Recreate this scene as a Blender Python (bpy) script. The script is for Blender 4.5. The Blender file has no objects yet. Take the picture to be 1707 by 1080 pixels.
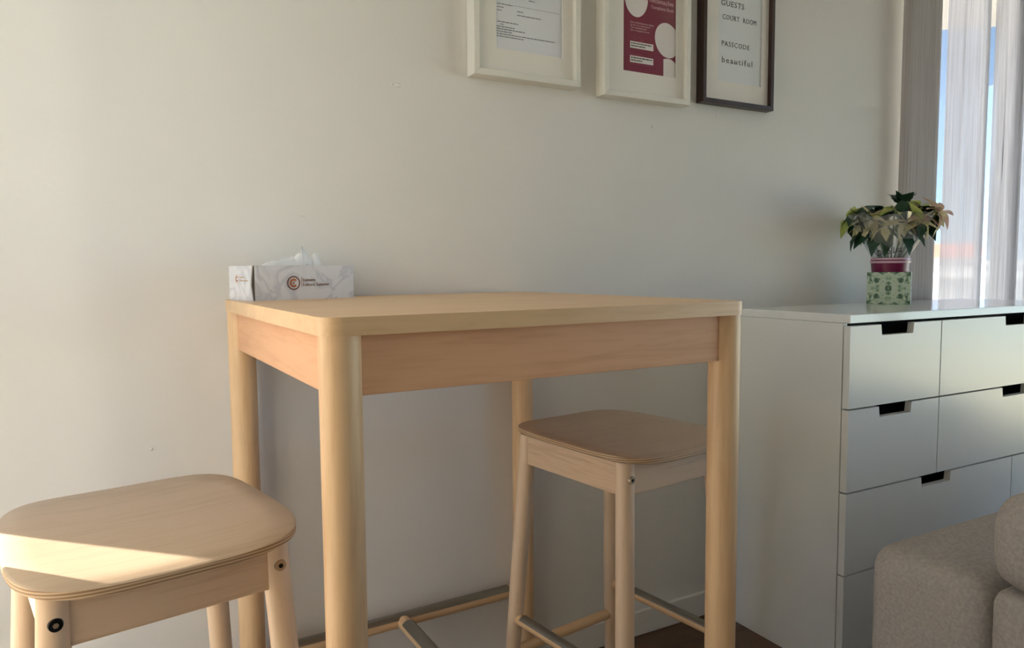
import bpy, bmesh, math, random
from mathutils import Vector, Matrix, Quaternion, noise
random.seed(7)
PI = math.pi
S = bpy.context.scene
C = S.collection

# ------------------------------------------------------------------ camera
FPX = 1202.37
cam_d = bpy.data.cameras.new('camera')
cam_d.sensor_fit = 'HORIZONTAL'
cam_d.sensor_width = 36.0
cam_d.lens = FPX / 1707.0 * 36.0
cam_d.clip_start = 0.02
cam_d.clip_end = 800
cam = bpy.data.objects.new('camera', cam_d)
C.objects.link(cam)
_r = Vector((0.87873881, -0.47724115, -0.00767981))
_u = Vector((0.04228657, 0.06181489, 0.99719144))
_f = Vector((0.47542607, 0.87659557, -0.07450003))
cam.matrix_world = Matrix(((_r.x, _u.x, -_f.x, -0.2191), (_r.y, _u.y, -_f.y, -0.8982),
                           (_r.z, _u.z, -_f.z, 1.1077), (0, 0, 0, 1)))
S.camera = cam

# ------------------------------------------------------------------ view, sky, sun, window light
S.view_settings.view_transform = 'Standard'
S.view_settings.look = 'None'
S.view_settings.gamma = 1.0
S.view_settings.use_curve_mapping = False
S.view_settings.exposure = 1.26
try:
    S.cycles.use_denoising = True
    S.cycles.max_bounces = 14
    S.cycles.diffuse_bounces = 8
    S.cycles.transparent_max_bounces = 24
    S.cycles.sample_clamp_indirect = 6.0
except Exception:
    pass

SUN_DIR = Vector((0.75, -0.66, -0.42)).normalized()      # the way the sunlight travels
w = bpy.data.worlds.new('sky'); S.world = w
w.use_nodes = True
nt = w.node_tree
bg = nt.nodes['Background']
sky = nt.nodes.new('ShaderNodeTexSky')
sky.sky_type = 'NISHITA'
sky.sun_disc = False
sky.sun_elevation = math.asin(-SUN_DIR.z)
sky.sun_rotation = math.atan2(-SUN_DIR.x, -SUN_DIR.y)
sky.altitude = 100
sky.air_density = 1.0
sky.dust_density = 0.15
sky.ozone_density = 1.2
tcw = nt.nodes.new('ShaderNodeTexCoord'); mpw = nt.nodes.new('ShaderNodeMapping')
mpw.inputs['Location'].default_value = (0, 0, 0.14)      # softens the bright band at the horizon all round
nrm = nt.nodes.new('ShaderNodeVectorMath'); nrm.operation = 'NORMALIZE'
nt.links.new(tcw.outputs['Generated'], mpw.inputs['Vector']); nt.links.new(mpw.outputs[0], nrm.inputs[0]); nt.links.new(nrm.outputs[0], sky.inputs['Vector'])
nt.links.new(sky.outputs[0], bg.inputs[0])
bg.inputs[1].default_value = 0.25

sd = bpy.data.lights.new('sun', 'SUN'); sd.energy = 27.0; sd.angle = math.radians(0.6); sd.color = (1.0, 0.90, 0.76)
sun = bpy.data.objects.new('sun', sd); C.objects.link(sun)
sun.rotation_mode = 'QUATERNION'; sun.rotation_quaternion = SUN_DIR.to_track_quat('-Z', 'Y')

def portal(name, loc, normal, sx, sz):
    d = bpy.data.lights.new(name, 'AREA'); d.shape = 'RECTANGLE'; d.size = sx; d.size_y = sz
    d.cycles.is_portal = True
    o = bpy.data.objects.new(name, d); C.objects.link(o); o.location = loc
    o.rotation_mode = 'QUATERNION'; o.rotation_quaternion = Vector(normal).to_track_quat('-Z', 'Z')
    return o

# room extents
WY = 0.789          # face of the back wall
LX = -0.60          # face of the left wall
RX = 4.70           # face of the right wall
FY = -6.50          # face of the wall behind the camera
CH = 2.60           # ceiling height
# openings
RW = (2.350, 4.30, 0.10, 2.34)     # back wall window  x0 x1 z0 z1
LW = (-0.14, 0.686, 0.06, 2.34)   # left wall window  y0 y1 z0 z1
portal('portal_back', ((RW[0]+RW[1])/2, WY+0.21, (RW[2]+RW[3])/2), (0,-1,0), RW[1]-RW[0], RW[3]-RW[2])
RW3 = (-4.20, 0.50, 0.06, 2.34)   # right wall window y0 y1 z0 z1
portal('portal_right', (RX+0.21, (RW3[0]+RW3[1])/2, (RW3[2]+RW3[3])/2), (-1,0,0), RW3[1]-RW3[0], RW3[3]-RW3[2])
portal('portal_left', (LX-0.21, (LW[0]+LW[1])/2, (LW[2]+LW[3])/2), (1,0,0), LW[1]-LW[0], LW[3]-LW[2])

# ------------------------------------------------------------------ materials
MATS = {}
def new_mat(name):
    m = bpy.data.materials.new(name); m.use_nodes = True; MATS[name] = m
    return m, m.node_tree, m.node_tree.nodes['Principled BSDF']
def srgb(r, g, b):
    f = lambda v: (v/255/12.92) if v/255 <= 0.04045 else ((v/255+0.055)/1.055)**2.4
    return (f(r), f(g), f(b), 1.0)
def N(t, kind, **kw):
    n = t.nodes.new(kind)
    for k, v in kw.items(): setattr(n, k, v)
    return n
def L(t, a, b): t.links.new(a, b)
def ramp(t, stops):
    r = N(t, 'ShaderNodeValToRGB'); e = r.color_ramp.elements
    while len(e) < len(stops): e.new(0.5)
    for i, (p, c) in enumerate(stops): e[i].position = p; e[i].color = c
    return r
def plain(name, col, rough=0.5, spec=0.5, metal=0.0, bump=0.0, bscale=200.0, var=0.0, vscale=3.0):
    m, t, b = new_mat(name)
    b.inputs['Roughness'].default_value = rough; b.inputs['Metallic'].default_value = metal
    b.inputs['Specular IOR Level'].default_value = spec
    tc = N(t, 'ShaderNodeTexCoord')
    nz = N(t, 'ShaderNodeTexNoise'); nz.inputs['Scale'].default_value = vscale; nz.inputs['Detail'].default_value = 4
    L(t, tc.outputs['Object'], nz.inputs['Vector'])
    c2 = tuple(min(1, v*(1+var)) for v in col[:3])+(1,); c1 = tuple(v*(1-var) for v in col[:3])+(1,)
    r = ramp(t, [(0.35, c1), (0.65, c2)]); L(t, nz.outputs['Fac'], r.inputs['Fac']); L(t, r.outputs[0], b.inputs['Base Color'])
    if bump:
        n2 = N(t, 'ShaderNodeTexNoise'); n2.inputs['Scale'].default_value = bscale; n2.inputs['Detail'].default_value = 3
        L(t, tc.outputs['Object'], n2.inputs['Vector'])
        bp = N(t, 'ShaderNodeBump'); bp.inputs['Strength'].default_value = bump; bp.inputs['Distance'].default_value = 0.002
        L(t, n2.outputs['Fac'], bp.inputs['Height']); L(t, bp.outputs[0], b.inputs['Normal'])
    return m
def wood(name, base, dark, scale=(3, 30, 30), rough=0.42, amt=0.5, spec=0.4):
    m, t, b = new_mat(name)
    tc = N(t, 'ShaderNodeTexCoord'); mp = N(t, 'ShaderNodeMapping'); mp.inputs['Scale'].default_value = scale
    L(t, tc.outputs['Object'], mp.inputs['Vector'])
    n1 = N(t, 'ShaderNodeTexNoise'); n1.inputs['Scale'].default_value = 1.0; n1.inputs['Detail'].default_value = 6; n1.inputs['Distortion'].default_value = 0.6
    L(t, mp.outputs[0], n1.inputs['Vector'])
    n2 = N(t, 'ShaderNodeTexNoise'); n2.inputs['Scale'].default_value = 5.0; n2.inputs['Detail'].default_value = 5
    L(t, mp.outputs[0], n2.inputs['Vector'])
    mx = N(t, 'ShaderNodeMix', data_type='FLOAT'); mx.inputs[0].default_value = 0.4
    L(t, n1.outputs['Fac'], mx.inputs[2]); L(t, n2.outputs['Fac'], mx.inputs[3])
    mid = tuple(base[i]*(1-amt)+dark[i]*amt for i in range(3))+(1,)
    r = ramp(t, [(0.30, mid), (0.52, base), (0.75, tuple(min(1, v*1.05) for v in base[:3])+(1,))])
    L(t, mx.outputs[0], r.inputs['Fac']); L(t, r.outputs[0], b.inputs['Base Color'])
    b.inputs['Roughness'].default_value = rough; b.inputs['Specular IOR Level'].default_value = spec
    bp = N(t, 'ShaderNodeBump'); bp.inputs['Strength'].default_value = 0.06; bp.inputs['Distance'].default_value = 0.001
    L(t, n2.outputs['Fac'], bp.inputs['Height']); L(t, bp.outputs[0], b.inputs['Normal'])
    return m

BIRCH = srgb(226, 190, 146); BIRCH_D = srgb(196, 150, 104)
M_top = wood('birch_tabletop', BIRCH, BIRCH_D, (2.5, 28, 28), 0.38)
M_apx = wood('birch_board', srgb(227, 175, 132), srgb(194, 134, 92), (2.5, 20, 34), 0.45)
M_leg = wood('birch_turned', BIRCH, BIRCH_D, (30, 30, 2.5), 0.40)
M_seat = wood('plywood_face', srgb(186, 166, 143), srgb(162, 139, 114), (3, 34, 34), 0.45)
M_sleg = wood('pale_birch_turned', srgb(222, 194, 162), srgb(198, 164, 128), (30, 30, 2.5), 0.45)
M_sapr = wood('pale_birch_board', srgb(216, 186, 154), srgb(178, 140, 106), (2.5, 20, 34), 0.5, 0.7)
M_metal = plain('brushed_steel', srgb(150, 148, 140), 0.34, 0.5, 0.95, 0.1, 500)
M_black = plain('black_bolt', srgb(26, 27, 28), 0.35, 0.5, 0.6)
M_bolt = plain('zinc_bolt', srgb(170, 150, 125), 0.4, 0.5, 0.6)
# plywood edge: real ply layers as bands
def ply():
    m, t, b = new_mat('plywood_edge')
    tc = N(t, 'ShaderNodeTexCoord'); sx = N(t, 'ShaderNodeSeparateXYZ'); L(t, tc.outputs['Object'], sx.inputs[0])
    mu = N(t, 'ShaderNodeMath', operation='MULTIPLY'); mu.inputs[1].default_value = 2*PI/0.0042; L(t, sx.outputs[2], mu.inputs[0])
    sn = N(t, 'ShaderNodeMath', operation='SINE'); L(t, mu.outputs[0], sn.inputs[0])
    r = ramp(t, [(0.3, srgb(206, 176, 138)), (0.7, srgb(150, 116, 84))])
    ma = N(t, 'ShaderNodeMath', operation='MULTIPLY_ADD'); ma.inputs[1].default_value = 0.5; ma.inputs[2].default_value = 0.5
    L(t, sn.outputs[0], ma.inputs[0]); L(t, ma.outputs[0], r.inputs['Fac']); L(t, r.outputs[0], b.inputs['Base Color'])
    b.inputs['Roughness'].default_value = 0.55
    return m
M_ply = ply()
M_wall = plain('painted_plaster', srgb(225, 223, 218), 0.62, 0.3, 0, 0.22, 60, 0.012, 2.0)
M_ceil = plain('ceiling_paint', srgb(238, 237, 233), 0.8, 0.2, 0, 0.1, 80)
M_base = plain('baseboard_paint', srgb(228, 226, 220), 0.4, 0.4)
M_white = plain('white_lacquer', srgb(232, 232, 228), 0.28, 0.5, 0, 0.02, 40)
M_whitetop = plain('white_lacquer_top', srgb(234, 235, 233), 0.10, 0.5)
M_dark_in = plain('drawer_shadow_gap', srgb(34, 34, 38), 0.8, 0.2)
M_frame_w = plain('white_frame_paint', srgb(226, 224, 215), 0.38, 0.4)
M_frame_b = wood('dark_frame_wood', srgb(58, 40, 34), srgb(34, 22, 20), (24, 24, 3), 0.35, 0.6)
M_mat = plain('mat_board', srgb(236, 233, 226), 0.85, 0.2, 0, 0.05, 300)
M_paper = plain('paper_sheet', srgb(226, 229, 234), 0.75, 0.2)
M_paper_cool = plain('paper_note', srgb(226, 231, 234), 0.75, 0.2)
M_ink = plain('grey_ink', srgb(128, 130, 138), 0.8, 0.1)
M_inkd = plain('pencil_ink', srgb(78, 82, 82), 0.8, 0.1)
M_maroon = plain('maroon_print', srgb(128, 44, 66), 0.6, 0.3)
M_pinkink = plain('pink_print', srgb(226, 178, 188), 0.7, 0.2)
M_redink = plain('rose_print', srgb(170, 90, 108), 0.7, 0.2)
M_printw = plain('white_print', srgb(228, 222, 220), 0.7, 0.2)
M_sofa = plain('sofa_weave', srgb(168, 162, 157), 0.95, 0.1, 0, 0.9, 420, 0.10, 160)
M_floor = [wood('floor_oak_a', srgb(92, 69, 50), srgb(60, 43, 30), (3, 40, 40), 0.35, 0.7),
           wood('floor_oak_b', srgb(82, 60, 43), srgb(54, 38, 27), (3, 40, 40), 0.35, 0.7),
           wood('floor_oak_c', srgb(100, 76, 55), srgb(68, 49, 34), (3, 40, 40), 0.35, 0.7)]
M_pvc = plain('white_window_frame', srgb(240, 240, 238), 0.3, 0.5)
M_conc = plain('white_render', srgb(232, 232, 230), 0.85, 0.2, 0, 0.1, 40, 0.02)
M_rooft = plain('red_roof_tile', srgb(206, 122, 96), 0.8, 0.2, 0, 0.3, 3, 0.08, 2)
M_ground = plain('pale_ground', srgb(214, 208, 196), 0.95, 0.1, 0, 0, 1, 0.05, 0.05)
M_rod = plain('rod_metal', srgb(120, 118, 114), 0.35, 0.5, 0.9)

def glass_mat(name, refl=0.08, tint=(1, 1, 1, 1)):
    m = bpy.data.materials.new(name); m.use_nodes = True; t = m.node_tree; t.nodes.clear()
    o = N(t, 'ShaderNodeOutputMaterial'); tr = N(t, 'ShaderNodeBsdfTransparent'); tr.inputs[0].default_value = tint
    gl = N(t, 'ShaderNodeBsdfGlossy'); gl.inputs['Roughness'].default_value = 0.03
    lw = N(t, 'ShaderNodeFresnel'); lw.inputs['IOR'].default_value = 1.45
    mu = N(t, 'ShaderNodeMath', operation='MULTIPLY'); mu.inputs[1].default_value = refl*12; L(t, lw.outputs[0], mu.inputs[0])
    mx = N(t, 'ShaderNodeMixShader'); L(t, mu.outputs[0], mx.inputs[0]); L(t, tr.outputs[0], mx.inputs[1]); L(t, gl.outputs[0], mx.inputs[2])
    L(t, mx.outputs[0], o.inputs[0]); return m
M_glass = glass_mat('window_glass', 0.06)
M_pglass = glass_mat('picture_glass', 0.006)

def fabric(name, col, transl, transp, streak=0.25, rough=0.9, scale=(260, 260, 3)):
    """woven curtain: diffuse + translucent, with open weave letting a share of light straight through"""
    m = bpy.data.materials.new(name); m.use_nodes = True; t = m.node_tree; t.nodes.clear()
    o = N(t, 'ShaderNodeOutputMaterial'); tc = N(t, 'ShaderNodeTexCoord')
    mp = N(t, 'ShaderNodeMapping'); mp.inputs['Scale'].default_value = scale; L(t, tc.outputs['Object'], mp.inputs['Vector'])
    nz = N(t, 'ShaderNodeTexNoise'); nz.inputs['Scale'].default_value = 1.0; nz.inputs['Detail'].default_value = 4; L(t, mp.outputs[0], nz.inputs['Vector'])
    c1 = tuple(v*(1-streak) for v in col[:3])+(1,); c2 = tuple(min(1, v*(1+streak*0.4)) for v in col[:3])+(1,)
    r = ramp(t, [(0.35, c1), (0.62, c2)]); L(t, nz.outputs['Fac'], r.inputs['Fac'])
    df = N(t, 'ShaderNodeBsdfDiffuse'); L(t, r.outputs[0], df.inputs['Color'])
    tl = N(t, 'ShaderNodeBsdfTranslucent'); L(t, r.outputs[0], tl.inputs['Color'])
    m1 = N(t, 'ShaderNodeMixShader'); m1.inputs[0].default_value = transl; L(t, df.outputs[0], m1.inputs[1]); L(t, tl.outputs[0], m1.inputs[2])
    if transp > 0:
        tp = N(t, 'ShaderNodeBsdfTransparent'); m2 = N(t, 'ShaderNodeMixShader')
        rr = ramp(t, [(0.35, (transp*0.6,)*3+(1,)), (0.65, (min(1, transp*1.4),)*3+(1,))]); L(t, nz.outputs['Fac'], rr.inputs['Fac'])
        L(t, rr.outputs[0], m2.inputs[0]); L(t, m1.outputs[0], m2.inputs[1]); L(t, tp.outputs[0], m2.inputs[2]); L(t, m2.outputs[0], o.inputs[0])
    else:
        L(t, m1.outputs[0], o.inputs[0])
    return m
M_drape = fabric('linen_drape', srgb(190, 185, 184), 0.06, 0.0, 0.18)
M_sheer = fabric('sheer_voile', srgb(206, 206, 210), 0.46, 0.12, 0.22)
M_sheerL = fabric('cream_voile', srgb(248, 244, 236), 0.52, 0.02, 0.08)
M_tissue = fabric('tissue_paper', srgb(250, 250, 249), 0.15, 0.0, 0.03, scale=(60, 60, 60))

# ------------------------------------------------------------------ helpers
def obj(name, bm, mat, parent=None, smooth=False, autosmooth=None):
    me = bpy.data.meshes.new(name); bmesh.ops.recalc_face_normals(bm, faces=bm.faces[:]); bm.to_mesh(me); bm.free()
    for m in (mat if isinstance(mat, (list, tuple)) else [mat]): me.materials.append(m)
    if smooth:
        for p in me.polygons: p.use_smooth = True
        if autosmooth is not None:
            try: me.set_sharp_from_angle(angle=math.radians(autosmooth))
            except Exception: pass
    o = bpy.data.objects.new(name, me); C.objects.link(o)
    if parent: o.parent = parent
    return o
def tag(o, label, cat, group=None, kind=None):
    if label: o['label'] = label
    if cat: o['category'] = cat
    if group: o['group'] = group
    if kind: o['kind'] = kind
    return o
def thing(name, label, cat, loc=(0, 0, 0), rz=0.0, group=None):
    o = bpy.data.objects.new(name, None); o.empty_display_size = 0.05; C.objects.link(o)
    o.location = loc; o.rotation_euler = (0, 0, rz); tag(o, label, cat, group); return o
def bm_box(bm, x0, x1, y0, y1, z0, z1, mi=0):
    v = [bm.verts.new(p) for p in ((x0,y0,z0),(x1,y0,z0),(x1,y1,z0),(x0,y1,z0),(x0,y0,z1),(x1,y0,z1),(x1,y1,z1),(x0,y1,z1))]
    fs = []
    for q in ((0,3,2,1),(4,5,6,7),(0,1,5,4),(1,2,6,5),(2,3,7,6),(3,0,4,7)):
        f = bm.faces.new([v[i] for i in q]); f.material_index = mi; fs.append(f)
    return v, fs
def box(name, x0, x1, y0, y1, z0, z1, mat, parent=None, bevel=0.0, seg=2):
    bm = bmesh.new(); bm_box(bm, x0, x1, y0, y1, z0, z1)
    if bevel: bmesh.ops.bevel(bm, geom=bm.edges[:], offset=bevel, segments=seg, affect='EDGES', profile=0.5)
    return obj(name, bm, mat, parent, smooth=bool(bevel and seg > 2), autosmooth=40)
def structure(o, label=None, cat=None):
    o['kind'] = 'structure'
    if label: o['label'] = label
    return o
def bm_tube(bm, p0, p1, r0, r1, seg=24, rings=1, caps=True, rfun=None):
    p0 = Vector(p0); p1 = Vector(p1); d = (p1-p0); q = d.normalized().to_track_quat('Z', 'Y')
    prev = None; first = None
    for i in range(rings+1):
        k = i/rings; c = p0 + d*k; r = rfun(k) if rfun else r0+(r1-r0)*k
        ring = [bm.verts.new(c + q @ Vector((r*math.cos(2*PI*j/seg), r*math.sin(2*PI*j/seg), 0))) for j in range(seg)]
        if prev:
            for j in range(seg): bm.faces.new((prev[j], prev[(j+1) % seg], ring[(j+1) % seg], ring[j]))
        else: first = ring
        prev = ring
    if caps:
        bm.faces.new(first[::-1]); bm.faces.new(prev)
def tube(name, p0, p1, r0, r1, mat, parent=None, seg=24, rings=1, rfun=None):
    bm = bmesh.new(); bm_tube(bm, p0, p1, r0, r1, seg, rings, True, rfun); return obj(name, bm, mat, parent, True, 40)
def prism(name, pts, z0, z1, mat, parent=None, bevel=0.0, seg=2, smooth=True, side_mat=None):
    """extrude a closed outline; optional second material for the rim"""
    bm = bmesh.new()
    a = [bm.verts.new((x, y, z0)) for x, y in pts]; b = [bm.verts.new((x, y, z1)) for x, y in pts]
    bt = bm.faces.new(a[::-1]); tp = bm.faces.new(b); n = len(pts)
    for i in range(n):
        f = bm.faces.new((a[i], a[(i+1) % n], b[(i+1) % n], b[i])); f.material_index = 1 if side_mat else 0
    if bevel:
        es = list(tp.edges)+list(bt.edges)
        bmesh.ops.bevel(bm, geom=es, offset=bevel, segments=seg, affect='EDGES', profile=0.5, material=0)
    return obj(name, bm, [mat, side_mat] if side_mat else mat, parent, smooth, 35)
def rrect(x0, x1, y0, y1, r, n=8):
    pts = []
    for cx, cy, a in ((x1-r, y0+r, -PI/2), (x1-r, y1-r, 0), (x0+r, y1-r, PI/2), (x0+r, y0+r, PI)):
        for i in range(n+1): t = a+PI/2*i/n; pts.append((cx+r*math.cos(t), cy+r*math.sin(t)))
    return pts
def text(name, s, size, mat, parent, loc, rot=(PI/2, 0, 0), align='LEFT', sx=1.0, shear=0.0, spacing=1.0, depth=0.0002, width=None):
    cu = bpy.data.curves.new(name, 'FONT'); cu.body = s; cu.size = size; cu.align_x = align; cu.shear = shear
    cu.space_character = spacing; cu.extrude = depth; cu.resolution_u = 2
    tmp = bpy.data.objects.new('tmp_text', cu); C.objects.link(tmp)
    me = bpy.data.meshes.new_from_object(tmp); bpy.data.objects.remove(tmp); me.materials.clear(); me.materials.append(mat); me.name = name
    if width:
        xs = [v_.co.x for v_ in me.vertices]; sx = width/(max(xs)-min(xs))
    o = bpy.data.objects.new(name, me); C.objects.link(o); o.parent = parent; o.location = loc; o.rotation_euler = rot; o.scale = (sx, 1, 1)
    return o
def copy_tree(o, parent=None):
    c = o.copy(); C.objects.link(c); c.parent = parent
    for ch in list(o.children): copy_tree(ch, c)
    return c

# ------------------------------------------------------------------ room shell
T = 0.20
def wall_with_opening(name, axis, face, out, a0, a1, op):
    """axis 'x': wall runs along x with its room face at y=face; out=+1/-1 is the side it thickens to"""
    bm = bmesh.new(); o0, o1, z0, z1 = op; d0, d1 = sorted((face, face+out*T))
    for s0, s1, q0, q1 in ((a0, o0, 0, CH), (o1, a1, 0, CH), (o0, o1, 0, z0), (o0, o1, z1, CH)):
        if s1-s0 < 1e-4 or q1-q0 < 1e-4: continue
        if axis == 'x': bm_box(bm, s0, s1, d0, d1, q0, q1)
        else: bm_box(bm, d0, d1, s0, s1, q0, q1)
    return structure(obj(name, bm, M_wall))
wall_back = wall_with_opening('wall_back', 'x', WY, 1, LX-T, RX+T, RW)
wall_left = wall_with_opening('wall_left', 'y', LX, -1, FY, WY, LW)
wall_right = wall_with_opening('wall_right', 'y', RX, 1, FY, WY, RW3)
wall_front = structure(box('wall_front', LX-T, RX+T, FY-T, FY, 0, CH, M_wall))
ceiling = structure(box('ceiling', LX-T, RX+T, FY-T, WY+T, CH, CH+0.15, M_ceil))
floor = structure(box('floor', LX-T, RX+T, FY-T, WY+T, -0.12, -0.012, M_dark_in))
# floor planks laid along the back wall
PW, PL = 0.14, 1.25
pm = {}
row = 0; y = WY
while y > FY+0.001:
    y0 = max(FY, y-PW); off = (row*0.43) % PL; x = LX-off
    while x < RX:
        xa, xb = max(LX, x), min(RX, x+PL)
        if xb-xa > 0.02:
            key = (round(xb-xa, 3), round(y-y0, 3), random.randrange(3))
            if key not in pm:
                bm = bmesh.new(); bm_box(bm, 0, key[0]-0.0015, 0, key[1]-0.0015, -0.012, 0.0)
                o = obj('plank', bm, M_floor[key[2]], floor); pm[key] = o.data
            else:
                o = bpy.data.objects.new('plank', pm[key]); C.objects.link(o); o.parent = floor
            o.location = (xa, y0, 0)
        x += PL
    y -= PW; row += 1
# small spots of filler on the back wall (drawn on the wall in the photo)
def blob(x, z, sx, sz):
    bm = bmesh.new(); bmesh.ops.create_icosphere(bm, subdivisions=2, radius=1.0)
    bmesh.ops.scale(bm, vec=(sx, 0.0025, sz), verts=bm.verts[:])
    for v in bm.verts: v.co += Vector((noise.noise(v.co*300+Vector((x*9, 0, 0)))*sx*0.3, 0, noise.noise(v.co*300)*sz*0.3))
    o = obj('filler_spot', bm, M_base, wall_back, True); o.location = (x, WY, z)
blob(0.389, 1.553, 0.007, 0.005); blob(0.374, 1.555, 0.004, 0.003); blob(1.169, 1.523, 0.006, 0.004); blob(1.42, 1.575, 0.004, 0.003); blob(0.155, 1.235, 0.006, 0.0015); blob(-0.175, 0.735, 0.004, 0.003)
# baseboard
structure(box('baseboard_back', LX+0.015, RW[0]+0.02, WY-0.014, WY-0.0005, 0.0005, 0.0765, M_base, None, 0.003))
structure(box('baseboard_right', RX-0.014, RX-0.0005, FY, WY-0.015, 0.0005, 0.0765, M_base, None, 0.003))
structure(box('baseboard_front', LX+0.015, RX-0.015, FY+0.0005, FY+0.014, 0.0005, 0.0765, M_base, None, 0.003))

# windows: frame, mullion, panes
def window(name, axis, face, out, op, n):
    o0, o1, z0, z1 = op; fw = 0.055; d = face+out*0.12
    w_ = structure(thing(name, None, None)); del_keys = [k for k in ('label', 'category') if k in w_]
    def bx(nm, a0, a1, q0, q1, h0, h1, mat):
        if axis == 'x': return box(nm, a0, a1, min(d+out*h0, d+out*h1), max(d+out*h0, d+out*h1), q0, q1, mat, w_, 0.002 if mat is M_pvc else 0)
        return box(nm, min(d+out*h0, d+out*h1), max(d+out*h0, d+out*h1), a0, a1, q0, q1, mat, w_, 0.002 if mat is M_pvc else 0)
    bm = None
    bx('window_frame', o0, o0+fw, z0, z1, 0, 0.06, M_pvc); bx('window_frame', o1-fw, o1, z0, z1, 0, 0.06, M_pvc)
    bx('window_frame', o0+fw, o1-fw, z0, z0+fw, 0, 0.06, M_pvc); bx('window_frame', o0+fw, o1-fw, z1-fw, z1, 0, 0.06, M_pvc)
    step = (o1-o0-2*fw)/n
    for i in range(n):
        a = o0+fw+i*step
        if i: bx('mullion', a-0.035, a+0.035, z0+fw, z1-fw, 0, 0.06, M_pvc)
        bx('pane', a+(0.035 if i else 0), a+step-(0.035 if i < n-1 else 0), z0+fw, z1-fw, 0.028, 0.032, M_glass)
    return w_
window('window_1', 'x', WY, 1, RW, 2)
window('window_2', 'y', LX, -1, (LW[0], LW[1], LW[2], LW[3]), 2)
window('window_3', 'y', RX, 1, RW3, 4)

# ------------------------------------------------------------------ curtains
def curtain(name, path, z0, z1, mat, label, cat, folds=None, flare=0.0, group=None, nz=14):
    """path: list of (x,y) in plan (already folded)"""
    bm = bmesh.new(); rows = []
    n = len(path); cx = sum(p[0] for p in path)/n; cy = sum(p[1] for p in path)/n
    for i in range(nz+1):
        k = i/nz; z = z0+(z1-z0)*k; row = []
        for j, (x, y) in enumerate(path):
            s = 1.0+flare*(1-k)
            wob = 0.003*noise.noise(Vector((j*0.25, z*1.4, cx)))
            row.append(bm.verts.new((cx+(x-cx)*s+wob, cy+(y-cy)*s+wob*0.6, z)))
        rows.append(row)
    for i in range(nz):
        for j in range(n-1): bm.faces.new((rows[i][j], rows[i][j+1], rows[i+1][j+1], rows[i+1][j]))
    o = obj(name, bm, mat, None, True); tag(o, label, cat, group); return o
def fold_x(x0, x1, y, amp, nf, ph=0.0, pts=10):
    n = int(nf*pts)+1; out = []
    for i in range(n):
        k = i/(n-1); a = 2*PI*nf*k+ph
        out.append((x0+(x1-x0)*k + 0.35*(x1-x0)/nf/2*math.sin(2*a)*0.5, y+amp*math.sin(a)*(0.75+0.25*math.sin(a*0.37+1))))
    return out
def fold_y(y0, y1, x, amp, nf, ph=0.0, pts=8):
    return [(q[1]-0+x, q[0]) for q in fold_x(y0, y1, 0.0, amp, nf, ph, pts)]
# heavy drape at the left end of the back window
DRP = [(2.262, 0.748), (2.270, 0.738), (2.31, 0.732), (2.36, 0.736), (2.41, 0.730), (2.445, 0.727), (2.464, 0.731), (2.468, 0.742), (2.452, 0.750)]
drp = curtain('drape', DRP, 0.03, 2.44, M_drape, 'opaque grey-beige drape hanging beside the sheer curtains', 'curtain')
lin = curtain('bounce_lining', [(x_+0.004, y_+0.005) for x_, y_ in DRP[1:-2]], 0.035, 2.43, M_base, None, None); lin.parent = drp; lin['label'] = 'pale sheet added behind the drape to bounce light onto the wall'  # pale backing added to bounce window light onto the wall beside the drape
curtain('sheer_curtain', fold_x(2.550, 2.835, 0.758, 0.017, 2.2, 0.4) + [(2.850, 0.770), (2.838, 0.779), (2.805, 0.776)], 0.03, 2.44, M_sheer,
        'white sheer curtain panel nearest the grey-beige drape', 'curtain', group='sheer curtains at the window')
curtain('sheer_curtain', fold_x(2.890, 3.05, 0.758, 0.018, 2.6, 1.3) + [(3.07, 0.770)] + fold_x(3.04, 3.50, 0.762, 0.016, 6.5, 2.0), 0.03, 2.44, M_sheer,
        'white sheer curtain panel cut by the right edge of the photo', 'curtain', group='sheer curtains at the window')
tube_rod = tube('curtain_rod', (2.12, 0.764, 2.46), (4.55, 0.764, 2.46), 0.012, 0.012, M_rod)
tag(tube_rod, 'metal rod holding the drape and sheers above the window', 'curtain rod')
# cream voile across the window in the left wall, a narrow gap left by the corner
curtain('voile_curtain', fold_y(-0.24, 0.300, LX+0.060, 0.016, 5, 0.0), 0.03, 2.44, M_sheerL,
        'cream voile curtain over the sunny window left of the picture', 'curtain')
tube_rod = tube('curtain_rod', (LX+0.060, -0.40, 2.46), (LX+0.060, 0.74, 2.46), 0.012, 0.012, M_rod)
tag(tube_rod, 'metal rod above the sunny window left of the picture', 'curtain rod')

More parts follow.
